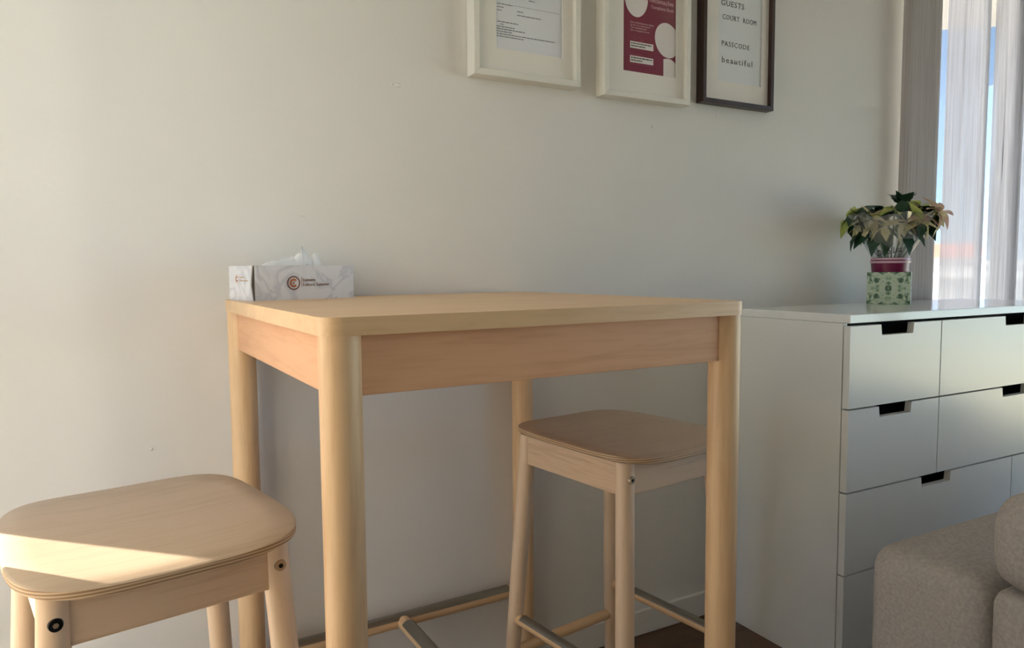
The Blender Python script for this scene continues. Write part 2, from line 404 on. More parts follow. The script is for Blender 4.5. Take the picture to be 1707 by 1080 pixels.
# ------------------------------------------------------------------ outside
ground = structure(box('ground', -150, 400, 1.6, 420, -12.2, -12.0, M_ground))
slab_pts = [(2.75, WY+T), (4.735, WY+T), (3.63, 1.89), (2.75, 1.89)]
structure(box('sun_blocker', -5.0, -2.0, 4.70, 12.0, -12.0, 8.0, M_conc))   # unseen block added to keep the sun off the sheers
bal = thing('balcony_slab', 'white balcony slab overhanging above the window outside', 'balcony', (0, 0, 0))
prism('slab', slab_pts, 2.45, 2.62, M_conc, bal, smooth=False)
def house(name, label, x, y, z, wx, wy, h, rh, rz, roof):
    t = thing(name, label, 'house', (x, y, z), rz, 'houses far beyond the window')
    box('wall', -wx/2, wx/2, -wy/2, wy/2, 0, h, M_conc, t)
    bm = bmesh.new(); e = 0.5
    v = [bm.verts.new(p) for p in ((-wx/2-e, -wy/2-e, h), (wx/2+e, -wy/2-e, h), (wx/2+e, wy/2+e, h), (-wx/2-e, wy/2+e, h), (-wx/2-e, 0, h+rh), (wx/2+e, 0, h+rh))]
    for q in ((0, 1, 5, 4), (2, 3, 4, 5), (0, 4, 3), (1, 2, 5), (0, 3, 2, 1)): bm.faces.new([v[i] for i in q])
    obj('roof', bm, M_rooft if roof else M_conc, t)
    for i in range(4):
        box('window', -wx/2+wx*(i+0.35)/4, -wx/2+wx*(i+0.65)/4, -wy/2-0.06, -wy/2+0.02, h*0.55, h*0.8, M_dark_in, t)
    return t
house('house', 'pale house with a red tiled roof seen beside the drape', 100.6, 61, -12, 11, 9, 14.4, 1.9, -0.9, True)
house('house', 'low white house in front of the red roofed one', 78, 43.5, -12, 9, 8, 12.0, 0.6, -0.8, False)
house('house', 'white house standing behind the red roofed one', 150, 76, -12, 26, 10, 13.4, 0.8, -0.9, False)

# ------------------------------------------------------------------ chest of drawers
DX, DY, DH, DT, RP = 1.4385, 0.3214, 0.9854, 0.0229, 0.2246
DW, DD = 1.20, 0.722-DY
ch = thing('chest_of_drawers', 'white chest of drawers with cut-out grips below the window', 'chest of drawers', (DX, DY, 0))
box('top', 0, DW, 0, DD, DH-DT, DH, M_whitetop, ch, 0.0015)
FT = 0.019
box('side_panel', 0, 0.018, FT+0.002, DD, 0.0, DH-DT-0.0005, M_white, ch, 0.001)
box('side_panel', DW-0.018, DW, FT+0.002, DD, 0.0, DH-DT-0.0005, M_white, ch, 0.001)
box('back_panel', 0.018, DW-0.018, DD-0.008, DD-0.002, 0.05, DH-DT-0.001, M_white, ch)
box('plinth', 0.018, DW-0.018, 0.03, 0.046, 0.0, DH-DT-4*RP-0.006, M_white, ch, 0.001)
box('carcass_interior', 0.0185, DW-0.0185, FT+0.042, DD-0.02, 0.06, DH-DT-0.002, M_dark_in, ch)
def drawer(x0, x1, row):
    g = 0.0024; zt = DH-DT-row*RP-(0.0075 if row == 0 else 0.0048); zb = DH-DT-(row+1)*RP
    a0, a1 = x0+g, x1-g; cx = (a0+a1)/2; nw, nh = 0.072, 0.029
    pts = [(a0, zb), (a1, zb), (a1, zt), (cx+nw, zt), (cx+nw-0.004, zt-nh), (cx-nw+0.004, zt-nh), (cx-nw, zt), (a0, zt)]
    bm = bmesh.new()
    f = [bm.verts.new((x, 0, z)) for x, z in pts]; b = [bm.verts.new((x, FT, z)) for x, z in pts]; n = len(pts)
    bm.faces.new(f); bm.faces.new(b[::-1])
    for i in range(n): bm.faces.new((f[i], b[i], b[(i+1) % n], f[(i+1) % n]))
    dr = obj('drawer_front', bm, M_white, ch)
    box('drawer_box', a0+0.02, a1-0.02, FT+0.022, FT+0.034, zb+0.012, zt-0.04, M_dark_in, dr)
for row in (0, 1): drawer(0, 0.40, row); drawer(0.40, DW, row)
for row in (2, 3): drawer(0, 0.80, row); drawer(0.80, DW, row)

# ------------------------------------------------------------------ bar table
TYAW = 0.0330; TS, TH, TT = 0.762, 1.05, 0.0242
tb = thing('bar_table', 'tall square birch bar table with round legs against the wall', 'table', (0, 0, 0), TYAW)
prism('table_top', rrect(0, TS, 0, TS, 0.030, 10), TH-TT, TH, M_top, tb, 0.0016, 2)
LR, LI = 0.0280, 0.0300
for lx, ly in ((LI, LI), (TS-LI, LI), (LI, TS-LI), (TS-LI, TS-LI)):
    tube('leg', (lx, ly, 0.0), (lx, ly, TH-TT), LR-0.001, LR, M_leg, tb, 40)
AZ0, AZ1 = TH-TT-0.081, TH-TT
def apron(x0, x1, y0, y1):
    return box('apron', x0, x1, y0, y1, AZ0, AZ1-0.0002, M_apx, tb, 0.0012)
apron(LI+0.018, TS-LI-0.018, LI-0.012, LI+0.010); apron(LI+0.018, TS-LI-0.018, TS-LI-0.010, TS-LI+0.012)
def apron_y(x0, x1):
    o = box('apron', LI+0.018, TS-LI-0.018, -0.011, 0.011, AZ0, AZ1-0.0002, M_apx, tb, 0.0012)
    o.rotation_euler = (0, 0, PI/2); o.location = ((x0+x1)/2, 0, 0); return o
apron_y(LI-0.012, LI+0.010); apron_y(TS-LI-0.010, TS-LI+0.012)
# H-shaped footrest with steel strips on top
def rail(p0, p1, r, parent, strip=True, rx=None):
    p0 = Vector(p0); p1 = Vector(p1); L_ = (p1-p0).length
    bm = bmesh.new(); bm_tube(bm, (-L_/2, 0, 0), (L_/2, 0, 0), r, r, 24)
    rl = obj('rail', bm, M_railx, parent, True, 40); rl.location = (p0+p1)/2
    rl.rotation_mode = 'QUATERNION'; rl.rotation_quaternion = (p1-p0).normalized().to_track_quat('X', 'Z')
    if strip:
        bm = bmesh.new(); rows = []
        n = 10; R0, R1 = r+0.0002, r+0.0022
        for xx in (-L_/2+0.03, L_/2-0.03):
            ro = []; ri = []
            for j in range(n+1):
                a = math.radians(28)+math.radians(124)*j/n
                ro.append(bm.verts.new((xx, R1*math.cos(a), R1*math.sin(a)))); ri.append(bm.verts.new((xx, R0*math.cos(a), R0*math.sin(a))))
            rows.append((ro, ri))
        (a0, a1), (b0, b1) = rows
        for j in range(n):
            bm.faces.new((a0[j], a0[j+1], b0[j+1], b0[j])); bm.faces.new((a1[j], b1[j], b1[j+1], a1[j+1]))
            bm.faces.new((a0[j], a1[j], a1[j+1], a0[j+1])); bm.faces.new((b0[j], b0[j+1], b1[j+1], b1[j]))
        bm.faces.new((a0[0], b0[0], b1[0], a1[0])); bm.faces.new((a0[n], a1[n], b1[n], b0[n]))
        st = obj('foot_strip', bm, M_metal, rl, True, 40); st['label'] = 'steel strip on top of the foot rail'
    return rl
M_railx = wood('birch_rail', BIRCH, BIRCH_D, (2.5, 30, 30), 0.42)
RZ = 0.250
rail((LI+0.02, TS-LI, RZ), (TS-LI-0.02, TS-LI, RZ), 0.0165, tb)
rail((LI+0.02, LI, RZ), (TS-LI-0.02, LI, RZ), 0.0165, tb)
rail((TS/2, LI+0.012, RZ), (TS/2, TS-LI-0.012, RZ), 0.0165, tb)

# ------------------------------------------------------------------ bar stools
def seat_outline(hw, hd, n=64, p=4.1, taper=-0.03):
    out = []
    for i in range(n):
        a = 2*PI*i/n; c, s = math.cos(a), math.sin(a)
        x = hw*math.copysign(abs(c)**(2/p), c); y = hd*math.copysign(abs(s)**(2/p), s)
        x *= 1+taper*(y/hd); out.append((x, y))
    return out
def make_stool(name, label, loc, rz, dark_bolt):
    t = thing(name, label, 'stool', loc, rz, 'birch bar stools at the bar table')
    SH, ST = 0.752, 0.014
    hw, hd = 0.1745, 0.208
    ol = seat_outline(hw, hd)
    bm = bmesh.new(); n = len(ol)
    def dish(x, y): return 0.006*((x/hw)**2) - 0.004*max(0, -y/hd)**3 - 0.002
    rings_t = []; rings_b = []
    for k in (1.0, 0.985, 0.8, 0.55, 0.28):
        lift = -0.0022 if k == 1.0 else 0
        rings_t.append([bm.verts.new((x*k, y*k, SH+dish(x*k, y*k)+lift)) for x, y in ol])
        rings_b.append([bm.verts.new((x*k, y*k, SH-ST+dish(x*k, y*k)-lift)) for x, y in ol])
    for rg, fl in ((rings_t, False), (rings_b, True)):
        for i in range(len(rg)-1):
            for j in range(n):
                q = (rg[i][j], rg[i][(j+1) % n], rg[i+1][(j+1) % n], rg[i+1][j]); bm.faces.new(q[::-1] if fl else q)
        c = bm.verts.new((0, 0, (SH if not fl else SH-ST)-0.002))
        for j in range(n):
            q = (rg[-1][j], rg[-1][(j+1) % n], c); bm.faces.new(q[::-1] if fl else q)
    for j in range(n):
        f = bm.faces.new((rings_b[0][j], rings_b[0][(j+1) % n], rings_t[0][(j+1) % n], rings_t[0][j])); f.material_index = 1
    obj('seat', bm, [M_seat, M_ply], t, True, 50)
    ta, tb_, ba, bb = 0.131, 0.152, 0.171, 0.194; zt = SH-ST-0.004
    def lp(sx, sy, z): k = 1-z/zt; return Vector((sx*(ta+(ba-ta)*k), sy*(tb_+(bb-tb_)*k), z))
    for sx in (-1, 1):
        for sy in (-1, 1):
            lg = tube('leg', lp(sx, sy, 0), lp(sx, sy, zt), 0.0135, 0.0185, M_sleg, t, 32, 8, lambda k: 0.0135+0.005*min(1, k*2.2))
            if sy < 0:
                zb = 0.702; c = lp(sx, sy, zb)
                bm = bmesh.new(); bm_tube(bm, c+Vector((0, -0.016, 0)), c+Vector((0, -0.0205, 0)), 0.0085, 0.0075, 20)
                bt = obj('bolt', bm, M_black if (dark_bolt and sx < 0) else M_bolt, t, True, 40)
                bm = bmesh.new(); bm_tube(bm, c+Vector((0, -0.020, 0)), c+Vector((0, -0.0212, 0)), 0.0035, 0.0032, 6)
                obj('bolt_socket', bm, M_bolt if (dark_bolt and sx < 0) else M_black, bt)
    az1 = SH-ST-0.006; az0 = az1-0.064
    for sg in (-1, 1):
        box('apron', -ta+0.010, ta-0.010, sg*(tb_+0.003)-0.010, sg*(tb_+0.003)+0.010, az0, az1, M_sapr, t, 0.002)
        o = box('apron', -tb_+0.010, tb_-0.010, -0.010, 0.010, az0, az1, M_sapr, t, 0.002)
        o.rotation_euler = (0, 0, PI/2); o.location = (sg*(ta+0.003), 0, 0)
    for sx in (-1, 1): rail(lp(sx, -1, 0.300), lp(sx, 1, 0.300), 0.0125, t)
    for sy in (-1, 1): rail(lp(-1, sy, 0.215), lp(1, sy, 0.215), 0.0125, t, strip=False)
    return t
make_stool('bar_stool', 'birch bar stool left of the table with a strip of sun on its seat', (-0.2013, 0.257, 0), 0.18, True)
make_stool('bar_stool', 'birch bar stool tucked under the table near the chest of drawers', (0.7387, 0.3806, 0), 0.143, False)

# ------------------------------------------------------------------ tissue box
def marble():
    m, t, b = new_mat('marble_print')
    tc = N(t, 'ShaderNodeTexCoord'); nz = N(t, 'ShaderNodeTexNoise'); nz.inputs['Scale'].default_value = 14; nz.inputs['Detail'].default_value = 5; nz.inputs['Distortion'].default_value = 1.2
    L(t, tc.outputs['Object'], nz.inputs['Vector'])
    r = ramp(t, [(0.0, srgb(224, 224, 225)), (0.42, srgb(220, 220, 222)), (0.485, srgb(196, 196, 202)), (0.55, srgb(220, 220, 222)), (1.0, srgb(208, 209, 213))])
    L(t, nz.outputs['Fac'], r.inputs['Fac']); L(t, r.outputs[0], b.inputs['Base Color']); b.inputs['Roughness'].default_value = 0.35
    return m
M_marble = marble()
M_copper = plain('copper_print', srgb(176, 104, 58), 0.45, 0.5, 0.3)
M_copperd = plain('brown_print', srgb(120, 76, 56), 0.5, 0.4)
M_copperl = plain('pale_copper_print', srgb(212, 186, 162), 0.5)
M_card = plain('card_inside', srgb(70, 62, 54), 0.9, 0.1)
BW, BD, BH = 0.230, 0.112, 0.0705
tx = thing('tissue_box', 'marbled white cardboard tissue box with copper ring logo on the table corner', 'tissue box', (0.014, 0.610, TH), 0.28)
bm = bmesh.new()
# carton with an oval mouth in the lid
v, fs = bm_box(bm, 0.003, BW, 0, BD, 0, BH)
bm.faces.remove(fs[1])
oval = [bm.verts.new((BW/2+0.070*math.cos(2*PI*i/24), BD/2+0.022*math.sin(2*PI*i/24), BH)) for i in range(24)]
ct = [v[4], v[5], v[6], v[7]]
quad_of = lambda i: (0 if 12 <= i < 18 else 1 if 18 <= i < 24 else 2 if 0 <= i < 6 else 3)
for i in range(24):
    a, b2 = oval[i], oval[(i+1) % 24]; bm.faces.new((a, b2, ct[quad_of(i)]))
bm.faces.new((ct[0], ct[1], oval[18])); bm.faces.new((ct[1], ct[2], oval[0])); bm.faces.new((ct[2], ct[3], oval[6])); bm.faces.new((ct[3], ct[0], oval[12]))
for f in bm.faces:
    c_ = f.calc_center_median()
    if abs(c_.x-0.003) < 1e-4: f.material_index = 1
carton = obj('carton', bm, [M_marble, M_card], tx)
bm = bmesh.new()
pts = [(BD, 0), (BD, BH), (0.0035, BH), (0.012, BH*0.45), (0.0035, 0)]
f0 = [bm.verts.new((0.0, y_, z_)) for y_, z_ in pts]; f1 = [bm.verts.new((0.0026, y_, z_)) for y_, z_ in pts]
bm.faces.new(f0); bm.faces.new(f1[::-1])
for i in range(5): bm.faces.new((f0[i], f1[i], f1[(i+1) % 5], f0[(i+1) % 5]))
flap = obj('end_flap', bm, M_marble, tx); flap['label'] = 'end flap with an open edge'
def ring_flat(name, r0, r1, mat, parent, loc, rot, a0=0, a1=2*PI, n=36):
    bm = bmesh.new(); full = abs(a1-a0-2*PI) < 1e-6; m = n if full else n+1
    o_ = [bm.verts.new((r1*math.cos(a0+(a1-a0)*i/n), r1*math.sin(a0+(a1-a0)*i/n), 0)) for i in range(m)]
    i_ = [bm.verts.new((r0*math.cos(a0+(a1-a0)*i/n), r0*math.sin(a0+(a1-a0)*i/n), 0)) for i in range(m)]
    for i in range(n): bm.faces.new((o_[i], o_[(i+1) % m], i_[(i+1) % m], i_[i]))
    o = obj(name, bm, mat, parent); o.location = loc; o.rotation_euler = rot; return o
RF = (PI/2, 0, 0); RL = (PI/2, 0, -PI/2)
lx0, lz0 = 0.087, BH*0.49
ring_flat('logo_ring', 0.0118, 0.0146, M_copperd, carton, (lx0, -0.0005, lz0), RF)
ring_flat('logo_c', 0.0046, 0.0092, M_copper, carton, (lx0, -0.0005, lz0), RF, math.radians(40), math.radians(320), 28)
ring_flat('logo_dot', 0.0002, 0.0022, M_copper, carton, (lx0, -0.0005, lz0), RF)
text('lettering', 'Lumens', 0.0100, M_copperd, carton, (lx0+0.0205, -0.0004, lz0+0.0030), sx=0.95)
text('lettering', 'Editora Summer', 0.0100, M_copperd, carton, (lx0+0.0205, -0.0004, lz0-0.0068), sx=0.95)
box('logo_bar', lx0+0.0178, lx0+0.0184, -0.0006, -0.0002, lz0-0.009, lz0+0.013, M_copperd, carton)
ring_flat('logo_ring', 0.0080, 0.0094, M_copperl, flap, (-0.0004, 0.074, BH*0.62), RL)
ring_flat('logo_c', 0.0032, 0.0058, M_copper, flap, (-0.0004, 0.074, BH*0.62), RL, math.radians(40), math.radians(320), 20)
text('lettering', 'Lumens', 0.0066, M_copperl, flap, (-0.0003, 0.0615, BH*0.62+0.002), RL)
text('lettering', 'Editora Summer', 0.0060, M_copperl, flap, (-0.0003, 0.0615, BH*0.62-0.0048), RL)
# tissue pulled through the mouth: a low fold and a standing peak
def tissue(parent, x0, x1, peak, seed, ny=9, nx=26, yw=0.020):
    bm = bmesh.new(); g = []
    for i in range(nx+1):
        k = i/nx; row = []
        for j in range(ny+1):
            q = j/ny; yy = (q-0.5)*2
            h = peak(k)*(1-abs(yy)**1.6)
            nn = noise.noise(Vector((k*7+seed, q*2.3, seed*3)))
            n2 = noise.noise(Vector((k*17+seed, q*5, 4.0)))
            row.append(bm.verts.new((x0+(x1-x0)*k+0.006*n2, BD/2+yy*yw*(1+0.3*nn)+0.010*nn*h/0.04, BH-0.012+h*(1+0.30*nn)+0.003*n2)))
        g.append(row)
    for i in range(nx):
        for j in range(ny): bm.faces.new((g[i][j], g[i+1][j], g[i+1][j+1], g[i][j+1]))
    return obj('tissue', bm, M_tissue, parent, True)
def peak_a(k): return 0.012+0.017*math.sin(PI*min(1, k*1.05))**0.7
def peak_b(k): return 0.016+0.034*math.exp(-((k-0.42)/0.30)**2)+0.020*math.exp(-((k-0.88)/0.14)**2)
tissue(tx, 0.045, 0.180, peak_a, 1.7)
tissue(tx, 0.108, 0.178, peak_b, 5.2, yw=0.017)

# ------------------------------------------------------------------ picture frames
def frame(name, label, x0, x1, z0, z1, d, fw, fmat, mat_open, recess):
    t = thing(name, label, 'picture frame', (x0, WY, z0), 0, 'framed sheets on the wall')
    W_, H_ = x1-x0, z1-z0
    # four mitred mouldings
    for k, (a, b_, c_, e) in enumerate((((0, 0), (W_, 0), (W_-fw, fw), (fw, fw)), ((W_, 0), (W_, H_), (W_-fw, H_-fw), (W_-fw, fw)),
                                        ((W_, H_), (0, H_), (fw, H_-fw), (W_-fw, H_-fw)), ((0, H_), (0, 0), (fw, fw), (fw, H_-fw)))):
        bm = bmesh.new()
        f = [bm.verts.new((p_[0], -d, p_[1])) for p_ in (a, b_, c_, e)]; g = [bm.verts.new((p_[0], -0.001, p_[1])) for p_ in (a, b_, c_, e)]
        bm.faces.new(f); bm.faces.new(g[::-1])
        for i in range(4): bm.faces.new((f[i], g[i], g[(i+1) % 4], f[(i+1) % 4]))
        bmesh.ops.bevel(bm, geom=[e_ for e_ in bm.edges if all(abs(v_.co.y+d) < 1e-6 for v_ in e_.verts)], offset=0.0008, segments=1, affect='EDGES')
        obj('moulding', bm, fmat, t)
    box('backing', fw, W_-fw, -0.006, -0.002, fw, H_-fw, M_card, t)
    ym = -d+recess
    m0, m1, n0, n1 = mat_open
    bm = bmesh.new()
    for q in ((fw, m0, fw, H_-fw), (m1, W_-fw, fw, H_-fw), (m0, m1, fw, n0), (m0, m1, n1, H_-fw)):
        bm_box(bm, q[0], q[1], ym, ym+0.0022, q[2], q[3])
    obj('mat_board', bm, M_mat, t)
    box('pane', fw, W_-fw, ym-0.004, ym-0.002, fw, H_-fw, M_pglass, t)
    return t, ym+0.0040
# frame 1: typed letter
t1, y1 = frame('picture_frame', 'deep white frame holding a typed letter, leftmost of the three', 0.573, 0.888, 1.594, 2.014, 0.043, 0.015, M_frame_w, (0.071, 0.268, 0.075, 0.356), 0.018)
sh = box('letter_sheet', 0.064, 0.275, y1, y1+0.0008, 0.068, 0.362, M_paper, t1)
yt = y1-0.0004
def line(x, z, wd, h=0.0028, m=M_ink, p=sh, y_=None):
    """a run of tiny type too small to read: short word-length bars of unequal length"""
    yy = yt if y_ is None else y_; bm = bmesh.new(); a = x
    while a < x+wd:
        l_ = random.uniform(0.004, 0.012); b_ = min(a+l_, x+wd); bm_box(bm, a, b_, yy-0.0001, yy+0.0001, z, z+h); a = b_+0.0016
    return obj('type_line', bm, m, p)
for (x, z, wd) in ((0.076, 0.186, 0.044), (0.076, 0.178, 0.018), (0.076, 0.170, 0.012), (0.133, 0.174, 0.018), (0.133, 0.165, 0.072),
                   (0.076, 0.142, 0.060), (0.084, 0.136, 0.010), (0.074, 0.130, 0.052), (0.074, 0.124, 0.082), (0.074, 0.118, 0.044), (0.074, 0.112, 0.172), (0.074, 0.106, 0.078),
                   (0.136, 0.206, 0.016), (0.168, 0.206, 0.018), (0.076, 0.228, 0.09), (0.076, 0.236, 0.13), (0.076, 0.280, 0.10), (0.076, 0.315, 0.06)):
    line(x, z, wd, 0.0021)
box('rule', 0.122, 0.262, yt-0.0001, yt+0.0001, 0.1880, 0.1886, M_ink, sh)
# frame 2: maroon notice
t2, y2 = frame('picture_frame', 'deep white frame holding a maroon notice, middle of the three', 0.966, 1.274, 1.585, 2.005, 0.043, 0.015, M_frame_w, (0.077, 0.267, 0.078, 0.360), 0.018)
po = box('notice_sheet', 0.061, 0.263, y2, y2+0.0008, 0.066, 0.362, M_maroon, t2); po.location = (0.010, 0, 0.004)
yt2 = y2-0.0004
def blob2(cx, cz, rx, rz, tilt=0.0, clip=None, n=40):
    bm = bmesh.new(); vs = []
    for i in range(n):
        a = 2*PI*i/n; x = rx*math.cos(a); z = rz*math.sin(a)
        X = cx+x*math.cos(tilt)-z*math.sin(tilt); Z = cz+x*math.sin(tilt)+z*math.cos(tilt)
        if clip: X = max(clip[0], min(clip[1], X)); Z = max(clip[2], min(clip[3], Z))
        vs.append(bm.verts.new((X, yt2, Z)))
    bm.faces.new(vs); bmesh.ops.remove_doubles(bm, verts=bm.verts[:], dist=1e-5); return obj('white_shape', bm, M_printw, po)
CL = (0.067, 0.2572, 0.0742, 0.356)
blob2(0.114, 0.280, 0.041, 0.054, 0.0, CL)
blob2(0.2265, 0.177, 0.0445, 0.0500, 0.45, CL)
bm = bmesh.new()
oc = [(0.2130, 0.0742), (0.2572, 0.0742), (0.2572, 0.116), (0.250, 0.1215), (0.240, 0.1255), (0.228, 0.1265), (0.2130, 0.1235)]
bm.faces.new([bm.verts.new((x, yt2, z)) for x, z in oc]); obj('white_shape', bm, M_printw, po)
yq = yt2-0.0004
text('lettering', 'Livro de Reclamações', 0.0190, M_pinkink, po, (0.2490, yq, 0.2755), align='RIGHT', width=0.150)
text('lettering', 'Complaints Book', 0.0135, M_pinkink, po, (0.2490, yq, 0.2585), align='RIGHT', width=0.082)
for i, (s_, wd) in enumerate((('Este estabelecimento dispõe', 0.084), ('de livro de reclamações', 0.070), ('This establishment', 0.058), ('has a complaints book', 0.068))):
    text('lettering', s_, 0.0076, M_pinkink, po, (0.0925, yq, 0.2085-i*0.0072), width=wd)
for i, (s_, wd) in enumerate((('Entidade competente', 0.056), ('Competent authority', 0.050))):
    text('lettering', s_, 0.0058, M_redink, po, (0.0935, yq, 0.1685-i*0.0062), width=wd)
box('white_box', 0.0925, 0.1755, yt2-0.0002, yt2, 0.1400, 0.1585, M_printw, po)
box('white_box', 0.0925, 0.1755, yt2-0.0002, yt2, 0.1005, 0.1190, M_printw, po)
for z, wd in ((0.1515, 0.074), (0.1445, 0.050), (0.1120, 0.076), (0.1050, 0.040)): line(0.0955, z, wd, 0.0032, M_inkd, po, yq)
text('lettering', 'Livro eletrónico', 0.0056, M_redink, po, (0.0935, yq, 0.1225), width=0.042)
text('lettering', 'www.livroreclamacoes.pt', 0.0052, M_redink, po, (0.0935, yq, 0.0945), width=0.078)
# frame 3: hand-lettered note
t3, y3 = frame('picture_frame', 'dark brown frame holding a handwritten passcode note', 1.334, 1.632, 1.606, 2.000, 0.031, 0.0135, M_frame_b, (0.073, 0.256, 0.073, 0.352), 0.014)
nt_ = box('note_sheet', 0.066, 0.262, y3, y3+0.0008, 0.067, 0.358, M_paper_cool, t3)
yn = y3-0.0004
text('lettering', 'GUESTS', 0.0240, M_inkd, nt_, (0.083, yn, 0.2990), width=0.096, spacing=1.1, shear=0.05)
text('lettering', 'COURT', 0.0210, M_inkd, nt_, (0.090, yn, 0.2590), width=0.070, spacing=1.1)
text('lettering', 'ROOM', 0.0210, M_inkd, nt_, (0.176, yn, 0.2590), width=0.056, spacing=1.1)
text('lettering', 'PASSCODE', 0.0210, M_inkd, nt_, (0.088, yn, 0.1800), width=0.116, spacing=1.15)
text('lettering', 'beautiful', 0.0260, M_inkd, nt_, (0.089, yn, 0.1300), width=0.128, spacing=1.3)

# ------------------------------------------------------------------ potted plant
def pot_print():
    m, t, b = new_mat('damask_print')
    tc = N(t, 'ShaderNodeTexCoord'); ab = N(t, 'ShaderNodeVectorMath', operation='ABSOLUTE')
    L(t, tc.outputs['Object'], ab.inputs[0])
    vo = N(t, 'ShaderNodeTexVoronoi'); vo.inputs['Scale'].default_value = 62; vo.feature = 'SMOOTH_F1'; L(t, ab.outputs[0], vo.inputs['Vector'])
    nz = N(t, 'ShaderNodeTexNoise'); nz.inputs['Scale'].default_value = 70; nz.inputs['Detail'].default_value = 2; L(t, ab.outputs[0], nz.inputs['Vector'])
    mx = N(t, 'ShaderNodeMix', data_type='FLOAT'); mx.inputs[0].default_value = 0.55; L(t, vo.outputs['Distance'], mx.inputs[2]); L(t, nz.outputs['Fac'], mx.inputs[3])
    r = ramp(t, [(0.36, srgb(72, 102, 82)), (0.43, srgb(128, 156, 128)), (0.49, srgb(196, 210, 190)), (0.62, srgb(166, 190, 162)), (0.70, srgb(84, 114, 92))])
    L(t, mx.outputs[0], r.inputs['Fac']); L(t, r.outputs[0], b.inputs['Base Color']); b.inputs['Roughness'].default_value = 0.3
    return m
M_pot = pot_print()
M_potrim = plain('pot_rim', srgb(206, 216, 200), 0.3)
M_wrap = plain('magenta_foil', srgb(112, 10, 62), 0.35, 0.5)
M_wrapr = plain('pink_foil_rim', srgb(214, 176, 192), 0.35, 0.5)
M_soil = plain('soil', srgb(40, 30, 24), 0.95, 0.1, 0, 0.8, 120)
M_stem = plain('stem_green', srgb(84, 110, 60), 0.6)
def leafmat(name, c, c2, tr=0.25):
    m = bpy.data.materials.new(name); m.use_nodes = True; t = m.node_tree; b = t.nodes['Principled BSDF']; out = t.nodes['Material Output']
    tc = N(t, 'ShaderNodeTexCoord'); nz = N(t, 'ShaderNodeTexNoise'); nz.inputs['Scale'].default_value = 45; nz.inputs['Detail'].default_value = 3; L(t, tc.outputs['Object'], nz.inputs['Vector'])
    r = ramp(t, [(0.38, c), (0.62, c2)]); L(t, nz.outputs['Fac'], r.inputs['Fac']); L(t, r.outputs[0], b.inputs['Base Color']); b.inputs['Roughness'].default_value = 0.45
    tl = N(t, 'ShaderNodeBsdfTranslucent'); L(t, r.outputs[0], tl.inputs['Color'])
    mx = N(t, 'ShaderNodeMixShader'); mx.inputs[0].default_value = tr; L(t, b.outputs[0], mx.inputs[1]); L(t, tl.outputs[0], mx.inputs[2]); L(t, mx.outputs[0], out.inputs[0])
    return m
M_cream = leafmat('cream_bract', srgb(236, 226, 184), srgb(216, 208, 148))
M_lime = leafmat('lime_bract', srgb(198, 204, 118), srgb(166, 182, 92))
M_pinkb = leafmat('pink_bract', srgb(222, 178, 168), srgb(230, 212, 176))
M_green = leafmat('dark_leaf', srgb(30, 58, 40), srgb(44, 78, 50), 0.08)
def cello():
    m = bpy.data.materials.new('cellophane'); m.use_nodes = True; t = m.node_tree; t.nodes.clear()
    o = N(t, 'ShaderNodeOutputMaterial'); tr = N(t, 'ShaderNodeBsdfTransparent'); gl = N(t, 'ShaderNodeBsdfGlossy'); gl.inputs['Roughness'].default_value = 0.12
    df = N(t, 'ShaderNodeBsdfTranslucent'); df.inputs[0].default_value = (0.9, 0.92, 0.93, 1)
    lw = N(t, 'ShaderNodeLayerWeight'); lw.inputs[0].default_value = 0.35
    mu = N(t, 'ShaderNodeMath', operation='MULTIPLY_ADD'); mu.inputs[1].default_value = 0.6; mu.inputs[2].default_value = 0.10; L(t, lw.outputs['Facing'], mu.inputs[0])
    m0 = N(t, 'ShaderNodeMixShader'); m0.inputs[0].default_value = 0.22; L(t, tr.outputs[0], m0.inputs[1]); L(t, df.outputs[0], m0.inputs[2])
    mx = N(t, 'ShaderNodeMixShader'); L(t, mu.outputs[0], mx.inputs[0]); L(t, m0.outputs[0], mx.inputs[1]); L(t, gl.outputs[0], mx.inputs[2]); L(t, mx.outputs[0], o.inputs[0])
    return m
M_cello = cello()
# local frame: -y faces the camera, x to the right in the photo
PYAW = -1.03
pw = 0.064; PH = 0.106
pcx, pcy = 2.058, 0.632
pl = thing('potted_poinsettia', 'cream and green poinsettia wrapped in clear film in a green patterned square pot', 'potted plant', (pcx, pcy, DH), PYAW)
bm = bmesh.new(); v, fs = bm_box(bm, -pw, pw, -pw, pw, 0, PH); bm.faces.remove(fs[1])
vi = [bm.verts.new(p) for p in ((-pw+.004, -pw+.004, PH), (pw-.004, -pw+.004, PH), (pw-.004, pw-.004, PH), (-pw+.004, pw-.004, PH))]
vb = [bm.verts.new((p.co.x, p.co.y, 0.01)) for p in vi]
for i in range(4):
    f = bm.faces.new((v[4+i], v[4+(i+1) % 4], vi[(i+1) % 4], vi[i])); f.material_index = 1
    f = bm.faces.new((vi[i], vi[(i+1) % 4], vb[(i+1) % 4], vb[i])); f.material_index = 1
bm.faces.new(vb)
potm = obj('pot', bm, [M_pot, M_potrim], pl)
